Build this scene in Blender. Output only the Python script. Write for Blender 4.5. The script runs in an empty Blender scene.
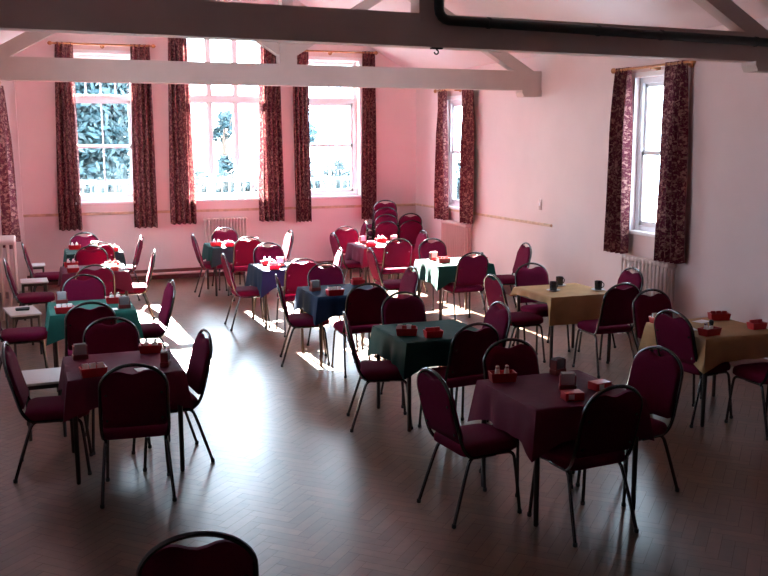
import bpy, bmesh, math, random
from mathutils import Vector, Matrix
random.seed(7)
C = bpy.context.scene.collection
PI = math.pi
R = math.radians

# ------------------------------------------------------------------ helpers
def tag(o, label=None, cat=None, group=None, kind=None):
    if label: o['label'] = label
    if cat: o['category'] = cat
    if group: o['group'] = group
    if kind: o['kind'] = kind
    return o

def empty(name, loc=(0, 0, 0), rz=0.0):
    o = bpy.data.objects.new(name, None)
    o.empty_display_size = .1
    C.objects.link(o)
    o.location = loc
    o.rotation_euler = (0, 0, rz)
    return o

def mesh_from(name, bm, mat, smooth=True, angle=40):
    bmesh.ops.recalc_face_normals(bm, faces=bm.faces[:])
    me = bpy.data.meshes.new(name)
    bm.to_mesh(me)
    bm.free()
    for m in (mat if isinstance(mat, (list, tuple)) else [mat]):
        me.materials.append(m)
    if smooth:
        for p in me.polygons: p.use_smooth = True
        try: me.set_sharp_from_angle(angle=R(angle))
        except Exception: pass
    return me

def link(name, me, parent=None):
    o = bpy.data.objects.new(name, me)
    C.objects.link(o)
    if parent: o.parent = parent
    return o

def obj(name, bm, mat, parent=None, smooth=True, angle=40):
    return link(name, mesh_from(name, bm, mat, smooth, angle), parent)

def box(bm, x0, x1, y0, y1, z0, z1, bevel=0.0, M=None):
    vs = [bm.verts.new((x, y, z)) for x in (x0, x1) for y in (y0, y1) for z in (z0, z1)]
    idx = [(0, 1, 3, 2), (4, 6, 7, 5), (0, 4, 5, 1), (2, 3, 7, 6), (0, 2, 6, 4), (1, 5, 7, 3)]
    fs = [bm.faces.new([vs[i] for i in f]) for f in idx]
    if bevel > 0:
        es = list({e for f in fs for e in f.edges})
        r = bmesh.ops.bevel(bm, geom=es, offset=bevel, segments=2, affect='EDGES', profile=.6)
        vs = list({v for f in r['faces'] for v in f.verts} | {v for v in vs if v.is_valid})
    if M is not None:
        for v in vs: v.co = M @ v.co
    return vs

def tube(bm, pts, r, n=8, cap=True, closed=False):
    pts = [Vector(p) for p in pts]
    N = len(pts)
    rr = r if isinstance(r, (list, tuple)) else [r] * N
    rings = []
    prev = None
    for i, p in enumerate(pts):
        if closed: t = (pts[(i + 1) % N] - pts[i - 1])
        else: t = (pts[min(i + 1, N - 1)] - pts[max(i - 1, 0)])
        t.normalize()
        if prev is None:
            a = Vector((0, 0, 1)) if abs(t.z) < .9 else Vector((1, 0, 0))
            u = t.cross(a).normalized()
        else:
            u = (prev - t * prev.dot(t)).normalized()
        prev = u
        w = t.cross(u)
        rings.append([bm.verts.new(p + (u * math.cos(2 * PI * k / n) + w * math.sin(2 * PI * k / n)) * rr[i]) for k in range(n)])
    for i in range(N if closed else N - 1):
        a, b = rings[i], rings[(i + 1) % N]
        for k in range(n):
            bm.faces.new((a[k], a[(k + 1) % n], b[(k + 1) % n], b[k]))
    if cap and not closed:
        bm.faces.new(rings[0]); bm.faces.new(rings[-1][::-1])

def lathe(bm, prof, n=20, c=(0, 0, 0)):
    rings = []
    for r, z in prof:
        rings.append([bm.verts.new((c[0] + r * math.cos(2 * PI * k / n), c[1] + r * math.sin(2 * PI * k / n), c[2] + z)) for k in range(n)])
    for a, b in zip(rings, rings[1:]):
        for k in range(n): bm.faces.new((a[k], a[(k + 1) % n], b[(k + 1) % n], b[k]))
    bm.faces.new(rings[0]); bm.faces.new(rings[-1])

def smooth_path(pts, it=2):
    pts = [Vector(p) for p in pts]
    for _ in range(it):
        q = [pts[0]]
        for a, b in zip(pts, pts[1:]):
            q += [a * .75 + b * .25, a * .25 + b * .75]
        q.append(pts[-1])
        pts = q
    return pts

# ------------------------------------------------------------------ materials
def mat(name, col, rough=.6, metal=0.0, spec=.5, sheen=0.0, var=0.0, vscale=8.0, bump=0.0, bscale=60.0):
    m = bpy.data.materials.new(name)
    m.use_nodes = True
    nt = m.node_tree; b = nt.nodes['Principled BSDF']
    b.inputs['Base Color'].default_value = (*col, 1)
    b.inputs['Roughness'].default_value = rough
    b.inputs['Metallic'].default_value = metal
    b.inputs['Specular IOR Level'].default_value = spec
    if sheen:
        b.inputs['Sheen Weight'].default_value = sheen
        b.inputs['Sheen Roughness'].default_value = .4
    tc = None
    if var or bump:
        tc = nt.nodes.new('ShaderNodeTexCoord')
    if var:
        n = nt.nodes.new('ShaderNodeTexNoise'); n.inputs['Scale'].default_value = vscale; n.inputs['Detail'].default_value = 4
        nt.links.new(tc.outputs['Object'], n.inputs['Vector'])
        r = nt.nodes.new('ShaderNodeValToRGB')
        r.color_ramp.elements[0].position = .3; r.color_ramp.elements[1].position = .7
        r.color_ramp.elements[0].color = (*[c * (1 - var) for c in col], 1)
        r.color_ramp.elements[1].color = (*[min(1, c * (1 + var)) for c in col], 1)
        nt.links.new(n.outputs['Fac'], r.inputs['Fac']); nt.links.new(r.outputs['Color'], b.inputs['Base Color'])
    if bump:
        n = nt.nodes.new('ShaderNodeTexNoise'); n.inputs['Scale'].default_value = bscale; n.inputs['Detail'].default_value = 3
        nt.links.new(tc.outputs['Object'], n.inputs['Vector'])
        bp = nt.nodes.new('ShaderNodeBump'); bp.inputs['Strength'].default_value = bump; bp.inputs['Distance'].default_value = .01
        nt.links.new(n.outputs['Fac'], bp.inputs['Height']); nt.links.new(bp.outputs['Normal'], b.inputs['Normal'])
    return m

M = {}
M['wall'] = mat('pink_wall_paint', (.75, .605, .595), .75, var=.03, vscale=2, bump=.08, bscale=40)
M['ceil'] = mat('ceiling_paint', (.76, .64, .65), .8, var=.02, vscale=2)
M['beam'] = mat('beam_paint', (.60, .485, .45), .7, var=.06, vscale=3, bump=.1, bscale=25)
M['dark_end'] = mat('unseen_dark_wall', (.05, .035, .035), .9)  # invented dark tone, keeps bounce light off the near end
M['gloss'] = mat('white_gloss_paint', (.88, .86, .88), .35)
M['dado'] = mat('varnished_pine', (.58, .40, .27), .45, var=.2, vscale=12)
M['skirt'] = mat('dark_red_skirting', (.12, .03, .025), .4, var=.1)
M['rad'] = mat('radiator_paint', (.66, .52, .48), .4)
M['radp'] = mat('pink_radiator_paint', (.62, .40, .38), .5)
M['pipe'] = mat('dark_green_pipe', (.012, .02, .018), .35)
M['pole'] = mat('pole_wood', (.42, .17, .06), .3, var=.2, vscale=20)
M['fabric'] = mat('maroon_upholstery', (.115, .006, .030), .85, spec=.04, var=.12, vscale=120, bump=.15, bscale=400)
M['frame'] = mat('satin_metal_tube', (.10, .10, .105), .2, metal=.9)
M['rubber'] = mat('black_rubber', (.015, .015, .015), .7)
M['tlegs'] = mat('dark_table_metal', (.03, .018, .016), .4)
M['ply'] = mat('table_board', (.35, .2, .1), .5, var=.15)
M['lam'] = mat('pale_grey_laminate', (.56, .55, .56), .35, var=.04, vscale=20)
M['red'] = mat('red_plastic', (.48, .014, .022), .35)
M['white'] = mat('white_card', (.82, .8, .8), .6)
M['grey'] = mat('grey_card', (.32, .30, .32), .55)
M['darkred'] = mat('dark_red_card', (.20, .03, .03), .5)
M['black'] = mat('black_glaze', (.012, .012, .016), .2)
M['china'] = mat('white_china', (.82, .82, .84), .2)
M['steel'] = mat('shaker_steel', (.6, .6, .6), .25, metal=1)
M['maroon'] = mat('maroon_cloth', (.12, .012, .036), .75, spec=.14, var=.08, vscale=5, bump=.35, bscale=9)
M['green'] = mat('green_cloth', (.007, .048, .040), .75, spec=.14, var=.1, vscale=5, bump=.35, bscale=9)
M['lit'] = mat('lit_green_cloth', (.016, .105, .088), .75, spec=.14, var=.1, vscale=5, bump=.35, bscale=9)  # same green cloth, lightened to carry the stronger light on its table
M['navy'] = mat('navy_cloth', (.006, .022, .060), .75, spec=.14, var=.1, vscale=5, bump=.35, bscale=9)
M['gold'] = mat('gold_cloth', (.40, .235, .10), .65, spec=.25, var=.12, vscale=7, bump=.35, bscale=9)
M['switch'] = mat('brass_plate', (.45, .34, .30), .35, metal=.3)
M['leafA'] = mat('blue_green_leaves', (.005, .026, .036), .6, var=.35, vscale=3)
M['leafB'] = mat('dark_leaves', (.004, .018, .024), .6, var=.3, vscale=3)
M['bark'] = mat('bark', (.05, .04, .035), .9)
M['rail'] = mat('pale_fence_paint', (.16, .22, .24), .5)
M['ground'] = mat('yard_paving', (.12, .13, .13), .9, var=.1)

def floor_material():
    m = bpy.data.materials.new('oak_parquet'); m.use_nodes = True
    nt = m.node_tree; b = nt.nodes['Principled BSDF']
    g = nt.nodes.new('ShaderNodeNewGeometry')
    ramp = nt.nodes.new('ShaderNodeValToRGB')
    e = ramp.color_ramp.elements
    e[0].color = (.115, .055, .030, 1); e[1].color = (.165, .082, .046, 1)
    e2 = ramp.color_ramp.elements.new(.5); e2.color = (.140, .068, .038, 1)
    nt.links.new(g.outputs['Random Per Island'], ramp.inputs['Fac'])
    tc = nt.nodes.new('ShaderNodeTexCoord')
    n = nt.nodes.new('ShaderNodeTexNoise'); n.inputs['Scale'].default_value = 14; n.inputs['Detail'].default_value = 5
    nt.links.new(tc.outputs['Object'], n.inputs['Vector'])
    mix = nt.nodes.new('ShaderNodeMix'); mix.data_type = 'RGBA'; mix.blend_type = 'MULTIPLY'
    mix.inputs['Factor'].default_value = .5
    r2 = nt.nodes.new('ShaderNodeValToRGB'); r2.color_ramp.elements[0].color = (.55, .55, .55, 1); r2.color_ramp.elements[1].color = (1, 1, 1, 1)
    r2.color_ramp.elements[0].position = .3; r2.color_ramp.elements[1].position = .65
    nt.links.new(n.outputs['Fac'], r2.inputs['Fac'])
    nt.links.new(ramp.outputs['Color'], mix.inputs['A']); nt.links.new(r2.outputs['Color'], mix.inputs['B'])
    nt.links.new(mix.outputs['Result'], b.inputs['Base Color'])
    n2 = nt.nodes.new('ShaderNodeTexNoise'); n2.inputs['Scale'].default_value = 2.2; n2.inputs['Detail'].default_value = 4
    nt.links.new(tc.outputs['Object'], n2.inputs['Vector'])
    mr = nt.nodes.new('ShaderNodeMapRange')
    mr.inputs['To Min'].default_value = FLOOR_ROUGH[0]; mr.inputs['To Max'].default_value = FLOOR_ROUGH[1]
    nt.links.new(n2.outputs['Fac'], mr.inputs['Value']); nt.links.new(mr.outputs['Result'], b.inputs['Roughness'])
    b.inputs['Specular IOR Level'].default_value = .65
    return m
FLOOR_ROUGH = (.27, .35)
M['floor'] = floor_material()
M['grout'] = mat('floor_gap', (.05, .03, .02), .8)

def curtain_material():
    m = bpy.data.materials.new('floral_curtain'); m.use_nodes = True
    nt = m.node_tree; b = nt.nodes['Principled BSDF']; out = nt.nodes['Material Output']
    uv = nt.nodes.new('ShaderNodeUVMap')
    def layer(scale, lo, hi, off):
        mp = nt.nodes.new('ShaderNodeMapping'); mp.inputs['Location'].default_value = (off, off * .7, 0)
        nt.links.new(uv.outputs['UV'], mp.inputs['Vector'])
        ns = nt.nodes.new('ShaderNodeTexNoise'); ns.inputs['Scale'].default_value = scale * .7
        nt.links.new(mp.outputs['Vector'], ns.inputs['Vector'])
        ad = nt.nodes.new('ShaderNodeMix'); ad.data_type = 'VECTOR'; ad.inputs['Factor'].default_value = .12
        nt.links.new(mp.outputs['Vector'], ad.inputs['A']); nt.links.new(ns.outputs['Color'], ad.inputs['B'])
        v = nt.nodes.new('ShaderNodeTexVoronoi'); v.inputs['Scale'].default_value = scale
        v.feature = 'SMOOTH_F1'
        nt.links.new(ad.outputs['Result'], v.inputs['Vector'])
        r = nt.nodes.new('ShaderNodeMapRange'); r.inputs['From Min'].default_value = lo; r.inputs['From Max'].default_value = hi
        r.inputs['To Min'].default_value = 1; r.inputs['To Max'].default_value = 0
        nt.links.new(v.outputs['Distance'], r.inputs['Value'])
        return r.outputs['Result']
    f1 = layer(25, .27, .42, 0.0); f2 = layer(40, .24, .38, 3.1)
    mx = nt.nodes.new('ShaderNodeMix'); mx.data_type = 'RGBA'
    mx.inputs['A'].default_value = (.095, .012, .025, 1); mx.inputs['B'].default_value = (.36, .17, .15, 1)
    nt.links.new(f1, mx.inputs['Factor'])
    mx2 = nt.nodes.new('ShaderNodeMix'); mx2.data_type = 'RGBA'; mx2.inputs['B'].default_value = (.19, .085, .07, 1)
    nt.links.new(f2, mx2.inputs['Factor']); nt.links.new(mx.outputs['Result'], mx2.inputs['A'])
    nt.links.new(mx2.outputs['Result'], b.inputs['Base Color'])
    b.inputs['Roughness'].default_value = .8; b.inputs['Specular IOR Level'].default_value = .2
    tr = nt.nodes.new('ShaderNodeBsdfTranslucent'); nt.links.new(mx2.outputs['Result'], tr.inputs['Color'])
    ms = nt.nodes.new('ShaderNodeMixShader'); ms.inputs['Fac'].default_value = .11
    nt.links.new(b.outputs['BSDF'], ms.inputs[1]); nt.links.new(tr.outputs['BSDF'], ms.inputs[2])
    nt.links.new(ms.outputs['Shader'], out.inputs['Surface'])
    return m
M['curtain'] = curtain_material()

def glass_material():
    m = bpy.data.materials.new('window_glass'); m.use_nodes = True
    nt = m.node_tree; out = nt.nodes['Material Output']; nt.nodes.remove(nt.nodes['Principled BSDF'])
    t = nt.nodes.new('ShaderNodeBsdfTransparent'); t.inputs['Color'].default_value = (.95, .97, .97, 1)
    g = nt.nodes.new('ShaderNodeBsdfGlossy'); g.inputs['Roughness'].default_value = .02
    lw = nt.nodes.new('ShaderNodeLayerWeight'); lw.inputs['Blend'].default_value = .5
    pw = nt.nodes.new('ShaderNodeMath'); pw.operation = 'POWER'; pw.inputs[1].default_value = 5
    nt.links.new(lw.outputs['Facing'], pw.inputs[0])
    f = nt.nodes.new('ShaderNodeMath'); f.operation = 'MULTIPLY_ADD'; f.inputs[1].default_value = .9; f.inputs[2].default_value = .04
    nt.links.new(pw.outputs[0], f.inputs[0])
    ms = nt.nodes.new('ShaderNodeMixShader')
    nt.links.new(f.outputs[0], ms.inputs['Fac']); nt.links.new(t.outputs['BSDF'], ms.inputs[1]); nt.links.new(g.outputs['BSDF'], ms.inputs[2])
    nt.links.new(ms.outputs['Shader'], out.inputs['Surface'])
    return m
M['glass'] = glass_material()

# ------------------------------------------------------------------ the room
WL, WR, YB, YF = -.52, 6.717, 16.0, -.6        # left, right, back, front inner faces
T = .32
TS_ = .16
ZE, ZR, XR = 3.46, 5.46, 3.12                    # eaves, ridge

def wall_mesh(a0, a1, z0, z1, holes, to3d, t=T):
    """wall in (a,z) with rectangular holes; to3d(a,d,z): d = depth outward"""
    bm = bmesh.new()
    xs = sorted({a0, a1, *[h[0] for h in holes], *[h[1] for h in holes]})
    zs = sorted({z0, z1, *[h[2] for h in holes], *[h[3] for h in holes]})
    def inside(a, z): return any(h[0] < a < h[1] and h[2] < z < h[3] for h in holes)
    cache = {}
    def V(a, d, z):
        k = (round(a, 5), d, round(z, 5))
        if k not in cache: cache[k] = bm.verts.new(to3d(a, d, z))
        return cache[k]
    solid = {}
    for i in range(len(xs) - 1):
        for j in range(len(zs) - 1):
            solid[i, j] = not inside((xs[i] + xs[i + 1]) / 2, (zs[j] + zs[j + 1]) / 2)
    for (i, j), s in solid.items():
        if not s: continue
        x0, x1, q0, q1 = xs[i], xs[i + 1], zs[j], zs[j + 1]
        for d in (0, t): bm.faces.new((V(x0, d, q0), V(x1, d, q0), V(x1, d, q1), V(x0, d, q1)))
        for (di, dj, e) in ((-1, 0, ((x0, q0), (x0, q1))), (1, 0, ((x1, q0), (x1, q1))), (0, -1, ((x0, q0), (x1, q0))), (0, 1, ((x0, q1), (x1, q1)))):
            if not solid.get((i + di, j + dj), False):
                (p, q), (r_, s_) = e
                bm.faces.new((V(p, 0, q), V(r_, 0, s_), V(r_, t, s_), V(p, t, q)))
    return bm

WIN_B = [(.68, 1.74, 1.33, 3.70, 'sash'), (2.46, 3.94, 1.33, 4.10, 'triple'), (4.60, 5.62, 1.33, 3.70, 'sash')]
WIN_S = [(8.46, 9.36, 1.24, 3.02, 'side'), (13.78, 14.66, 1.20, 2.98, 'side')]

back3 = lambda a, d, z: (a, YB + d, z)
right3 = lambda a, d, z: (WR + d, a, z)
left3 = lambda a, d, z: (WL - d, a, z)
o = obj('wall_back', wall_mesh(WL - T, WR + T, -.1, 5.7, [w[:4] for w in WIN_B], back3), M['wall'], smooth=False); tag(o, kind='structure')
o = obj('wall_right', wall_mesh(YF, YB, -.1, 3.75, [w[:4] for w in WIN_S], right3, TS_), M['wall'], smooth=False); tag(o, kind='structure')
o = obj('wall_left', wall_mesh(YF, YB, -.1, 3.75, [w[:4] for w in WIN_S], left3, TS_), M['wall'], smooth=False); tag(o, kind='structure')
bm = bmesh.new(); box(bm, WL - T, WR + T, YF - T, YF, -.1, 5.7); tag(obj('wall_front', bm, M['dark_end'], smooth=False), kind='structure')  # unseen end wall, set dark and close behind the camera to cut bounce light
# corner pier
bm = bmesh.new(); box(bm, WL, -.09, 15.45, YB, 0, 4.2, .01); tag(obj('wall_left_pier', bm, M['wall'], smooth=False), kind='structure')
# ceiling (two pitched slopes)
bm = bmesh.new()
y0, y1 = YF - T, YB + T
sl = (ZR - ZE) / (WR - XR); zl = ZE + .0
pl = [(WL - .4, ZE - .4 * (ZR - ZE) / (XR - WL)), (XR, ZR), (WR + .4, ZE - .4 * sl)]
lo = [[bm.verts.new((x, y, z)) for x, z in pl] for y in (y0, y1)]
hi = [[bm.verts.new((x, y, z + .15)) for x, z in pl] for y in (y0, y1)]
for k in (0, 1):
    bm.faces.new((lo[0][k], lo[0][k + 1], lo[1][k + 1], lo[1][k])); bm.faces.new((hi[0][k], hi[0][k + 1], hi[1][k + 1], hi[1][k]))
    for s in (0, 1): bm.faces.new((lo[s][k], lo[s][k + 1], hi[s][k + 1], hi[s][k]))
for k in (0, 2): bm.faces.new((lo[0][k], lo[1][k], hi[1][k], hi[0][k]))
tag(obj('ceiling', bm, M['ceil'], smooth=False), kind='structure')

# floor: herringbone blocks on a base
def floor():
    bm = bmesh.new()
    w, n = .074, 4
    c, s = math.cos(PI / 4), math.sin(PI / 4)
    g = .0009
    def blk(x0, x1, y0_, y1_):
        x0, x1, y0_, y1_ = x0 * w + g, x1 * w - g, y0_ * w + g, y1_ * w - g
        cx, cy = (x0 + x1) / 2, (y0_ + y1_) / 2
        X, Y = 3.1 + cx * c - cy * s, 7 + cx * s + cy * c
        if not (WL - .1 < X < WR + .1 and YF - .1 < Y < YB + .1): return
        tx, ty = random.gauss(0, .0022), random.gauss(0, .0022)
        vs = []
        for (x, y) in ((x0, y0_), (x1, y0_), (x1, y1_), (x0, y1_)):
            px, py = 3.1 + x * c - y * s, 7 + x * s + y * c
            px = min(max(px, WL), WR); py = min(max(py, YF), YB)
            dz = max(-.0012, min(.0012, (x - cx) * tx * .3 + (y - cy) * ty))
            vs.append(bm.verts.new((px, py, dz)))
        try: bm.faces.new(vs)
        except Exception: pass
    K = 150
    for k in range(-K, K):
        for m in range(-30, 31):
            blk(k + 2 * n * m, k + 2 * n * m + n, k, k + 1)
            blk(k + n + 2 * n * m, k + n + 2 * n * m + 1, k - n + 1, k + 1)
    bmesh.ops.dissolve_degenerate(bm, edges=bm.edges[:], dist=1e-5)
    for f in bm.faces: f.normal_update()
    for f in bm.faces:
        if f.normal.z < 0: f.normal_flip()
    me = bpy.data.meshes.new('floor'); 
    box(bm, WL - T, WR + T, YF - T, YB + T, -.12, -.003)
    bm.faces.ensure_lookup_table()
    nf = len(bm.faces)
    for f in bm.faces[nf - 6:]: f.material_index = 1
    bm.to_mesh(me); bm.free()
    me.materials.append(M['floor']); me.materials.append(M['grout'])
    return tag(link('floor', me), kind='structure')
floor()

# skirtings, dado rails
def trim(name, bm, m): return tag(obj(name, bm, m, smooth=False), kind='structure')
bm = bmesh.new(); box(bm, -.09, WR, YB - .025, YB, 0, .17, .006); trim('baseboard_back', bm, M['skirt'])
bm = bmesh.new(); box(bm, WR - .025, WR, YF, YB - .025, 0, .17, .006); trim('baseboard_right', bm, M['skirt'])
bm = bmesh.new(); box(bm, WL, WL + .025, YF, 15.45, 0, .17, .006); trim('baseboard_left', bm, M['skirt'])
bm = bmesh.new(); box(bm, -.09, WR - .02, YB - .03, YB, 1.115, 1.16, .008); trim('trim_1', bm, M['dado'])
bm = bmesh.new(); box(bm, WR - .03, WR, 11.15, YB, 1.125, 1.165, .008); trim('trim_2', bm, M['dado'])
for i, (x0, x1, z0, z1, k) in enumerate(WIN_B):
    pass

# windows
win_no = 0
def window(spec, to3d, wide_board):
    global win_no
    win_no += 1
    a0, a1, z0, z1, kind = spec
    root = empty(f'window_{win_no}', to3d((a0 + a1) / 2, 0, z0)); tag(root, kind='structure')
    inv = Matrix.Translation(-Vector(root.location))
    d0, d1 = (.15, .24) if kind != 'side' else (.05, .13)
    D = d0 - .15
    def bb(bm, p0, p1, q0, q1, e0, e1, bev=.004):
        c = [to3d(a, d, z) for a in (p0, p1) for d in (e0, e1) for z in (q0, q1)]
        xs = [v[0] for v in c]; ys = [v[1] for v in c]; zs = [v[2] for v in c]
        box(bm, min(xs), max(xs), min(ys), max(ys), min(zs), max(zs), bev, inv)
    f = .065
    bm = bmesh.new()                                   # outer frame
    bb(bm, a0, a0 + f, z0, z1, d0, d1); bb(bm, a1 - f, a1, z0, z1, d0, d1)
    bb(bm, a0 + f, a1 - f, z1 - f, z1, d0, d1); bb(bm, a0 + f, a1 - f, z0, z0 + f, d0, d1)
    tz = None
    if kind in ('sash', 'triple'):
        tz = 2.97
        bb(bm, a0 + f, a1 - f, tz, tz + .09, d0 - .02, d1)
    obj('frame', bm, M['gloss'], root, angle=30)
    bm = bmesh.new()
    mid = (a0 + a1) / 2
    b = .022
    if kind == 'sash':
        zt = tz; zm = (z0 + tz) / 2 + .07
        for (q0, q1, e) in ((zm - .02, zt, .185), (z0 + f, zm + .025, .165)):
            s = .045
            bb(bm, a0 + f, a0 + f + s, q0, q1, e, e + .035); bb(bm, a1 - f - s, a1 - f, q0, q1, e, e + .035)
            bb(bm, a0 + f, a1 - f, q1 - s, q1, e, e + .035); bb(bm, a0 + f, a1 - f, q0, q0 + s + .01, e, e + .035)
            bb(bm, mid - b / 2, mid + b / 2, q0 + s, q1 - s, e, e + .03)
        for k in range(1, 4):
            a = a0 + f + (a1 - a0 - 2 * f) * k / 4
            bb(bm, a - b / 2, a + b / 2, tz + .09, z1 - f, .17, .2)
        bb(bm, a0 + f, a1 - f, tz + .38, tz + .40, .17, .2)
    elif kind == 'triple':
        w3 = (a1 - a0 - 2 * f) / 3
        for k in (1, 2):
            a = a0 + f + w3 * k
            bb(bm, a - .022, a + .022, z0 + f, z1 - f, d0, d1)
        for k in range(3):
            p0, p1 = a0 + f + w3 * k + .02, a0 + f + w3 * (k + 1) - .02
            s = .028
            for (q0, q1) in ((z0 + f, tz), (tz + .09, z1 - f)):
                bb(bm, p0, p0 + s, q0, q1, .17, .21); bb(bm, p1 - s, p1, q0, q1, .17, .21)
                bb(bm, p0, p1, q1 - s, q1, .17, .21); bb(bm, p0, p1, q0, q0 + s, .17, .21)
    else:
        zm = (z0 + z1) / 2 + .02
        for (q0, q1, e) in ((zm - .02, z1 - f, .185 + D), (z0 + f, zm + .025, .165 + D)):
            s = .045
            bb(bm, a0 + f, a0 + f + s, q0, q1, e, e + .035); bb(bm, a1 - f - s, a1 - f, q0, q1, e, e + .035)
            bb(bm, a0 + f, a1 - f, q1 - s, q1, e, e + .035); bb(bm, a0 + f, a1 - f, q0, q0 + s + .01, e, e + .035)
            bb(bm, mid - b / 2, mid + b / 2, q0 + s, q1 - s, e, e + .03)
    obj('sash', bm, M['gloss'], root, angle=30)
    bm = bmesh.new(); bb(bm, a0 + .03, a1 - .03, z0 + .03, z1 - .03, .198 + D, .202 + D, 0)
    obj('pane', bm, M['glass'], root, smooth=False)
    bm = bmesh.new(); bb(bm, a0 - .03, a1 + .03, z0 - .035, z0 + .004, -.05, d0 + .01, .006)
    obj('sill', bm, M['gloss'], root, angle=30)
    if wide_board:                                      # architrave inside
        bm = bmesh.new(); g = .06
        bb(bm, a0 - g, a0, z0, z1 + g, -.018, .0); bb(bm, a1, a1 + g, z0, z1 + g, -.018, .0); bb(bm, a0, a1, z1, z1 + g, -.018, .0)
        obj('architrave', bm, M['gloss'], root, angle=30)
    # daylight portal
    L = bpy.data.lights.new('daylight_portal', 'AREA'); L.shape = 'RECTANGLE'
    L.size = a1 - a0; L.size_y = z1 - z0
    L.energy = 1; L.cycles.is_portal = True
    lo_ = bpy.data.objects.new('daylight_portal', L); C.objects.link(lo_)
    p = Vector(to3d(mid, .27 + D, (z0 + z1) / 2)); lo_.location = p
    inward = Vector(to3d(mid, 0, 0)) - Vector(to3d(mid, 1, 0))
    lo_.rotation_euler = inward.to_track_quat('-Z', 'Z').to_euler()
for w in WIN_B: window(w, back3, True)
for w in WIN_S: window(w, right3, True)
for w in WIN_S: window(w, left3, True)

# ------------------------------------------------------------------ curtains
def curtain(name_lab, a_top, a_bot, z0, z1, to3d, depth, pleats, seed, hem=0.0):
    """a_top/a_bot: (from,to) along the wall at the pole and at the hem"""
    rnd = random.Random(seed)
    bm = bmesh.new(); uvl = bm.loops.layers.uv.new('UVMap')
    nx, nz = pleats * 8, 26
    ph = rnd.random() * 6
    grid = []
    for j in range(nz + 1):
        v = j / nz
        z = z1 + (z0 - z1) * v
        row = []
        for i in range(nx + 1):
            u = i / nx
            k = min(1, v * 1.15) ** .8
            lo_ = a_top[0] + (a_bot[0] - a_top[0]) * k; hi_ = a_top[1] + (a_bot[1] - a_top[1]) * k
            a = lo_ + (hi_ - lo_) * u
            amp = (.024 + .032 * min(1, v * 3)) * (1 if v > .03 else .7)
            d = -depth - hem * v + amp * math.sin(2 * PI * pleats * u + ph + .5 * math.sin(3 * v + ph)) + .012 * math.sin(5.1 * u * pleats + 4 * v + seed)
            if j < 2: z_ = z + (.012 if j == 0 else 0)
            else: z_ = z + (.008 * math.sin(2 * PI * pleats * u + ph) if j == nz else 0)
            row.append((bm.verts.new(Vector(to3d(a, d, z_))), (u * 1.1 + seed * .37, v * (z1 - z0))))
        grid.append(row)
    for j in range(nz):
        for i in range(nx):
            q = (grid[j][i], grid[j][i + 1], grid[j + 1][i + 1], grid[j + 1][i])
            f = bm.faces.new([p[0] for p in q])
            for lp, p in zip(f.loops, q): lp[uvl].uv = p[1]
    o = obj('curtain', bm, M['curtain'])
    tag(o, name_lab, 'curtain', 'floral curtains at the windows')
    return o

def pole(label, a0, a1, z, to3d, depth):
    root = empty('curtain_pole', to3d((a0 + a1) / 2, 0, z)); tag(root, label, 'curtain pole', 'curtain poles over the windows')
    off = Vector(root.location)
    P = lambda a, d, zz: Vector(to3d(a, d, zz)) - off
    bm = bmesh.new(); tube(bm, [P(a0, -depth, z), P(a1, -depth, z)], .016, 10); obj('rod', bm, M['pole'], root)
    for a, s in ((a0, -1), (a1, 1)):
        bm = bmesh.new()
        tube(bm, [P(a, -depth, z), P(a + s * .015, -depth, z), P(a + s * .03, -depth, z), P(a + s * .055, -depth, z), P(a + s * .08, -depth, z)], [.016, .02, .032, .034, .012], 10)
        obj('finial', bm, M['pole'], root)
    for a in (a0 + .1, (a0 + a1) / 2, a1 - .1):
        bm = bmesh.new(); tube(bm, [P(a, 0, z - .02), P(a, -depth * .5, z - .02), P(a, -depth, z - .022)], .014, 8); tube(bm, [P(a, 0, z - .02), P(a, -.012, z - .02)], .035, 12)
        obj('bracket', bm, M['pole'], root)

pole('wooden curtain pole over the left-hand back window', .50, 2.0, 3.835, back3, .10)
curtain('floral maroon curtain hanging left of the left-hand back window', (.53, .80), (.44, .80), .89, 3.845, back3, .10, 4, 1)
curtain('floral maroon curtain hanging right of the left-hand back window', (1.68, 1.98), (1.62, 2.0), .89, 3.845, back3, .10, 4, 2)
pole('wooden curtain pole over the tall centre back window', 2.12, 4.30, 4.36, back3, .10)
curtain('floral maroon curtain hanging left of the tall centre back window, sunlit on its inner edge', (2.30, 2.58), (2.22, 2.66), .93, 4.37, back3, .10, 5, 3)
curtain('floral maroon curtain hanging right of the tall centre back window', (3.84, 4.14), (3.74, 4.2), .93, 4.37, back3, .10, 5, 4)
pole('wooden curtain pole over the right-hand back window', 4.30, 5.86, 3.84, back3, .10)
curtain('floral maroon curtain hanging left of the right-hand back window', (4.36, 4.66), (4.38, 4.66), .90, 3.85, back3, .10, 4, 5)
curtain('floral maroon curtain hanging right of the right-hand back window', (5.64, 5.88), (5.60, 5.88), .90, 3.85, back3, .10, 4, 6)
pole('wooden curtain pole over the nearer right wall window', 8.28, 9.62, 3.12, right3, .11)
curtain('floral maroon curtain on the far side of the nearer right wall window', (9.34, 9.62), (9.30, 9.72), .97, 3.13, right3, .11, 5, 7)
curtain('floral maroon curtain on the near side of the nearer right wall window', (8.36, 8.70), (8.28, 8.70), .97, 3.13, right3, .11, 5, 8)
pole('wooden curtain pole over the far right wall window', 13.40, 14.84, 3.14, right3, .11)
curtain('floral maroon curtain beside the back corner on the right wall', (14.44, 14.78), (14.40, 14.84), .98, 3.15, right3, .11, 4, 9)
curtain('floral maroon curtain on the near side of the far right wall window', (13.42, 13.82), (13.38, 13.84), .99, 3.15, right3, .11, 4, 10)
pole('curtain pole on the left wall at the picture edge', 13.66, 15.2, 3.08, left3, .24)
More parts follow.
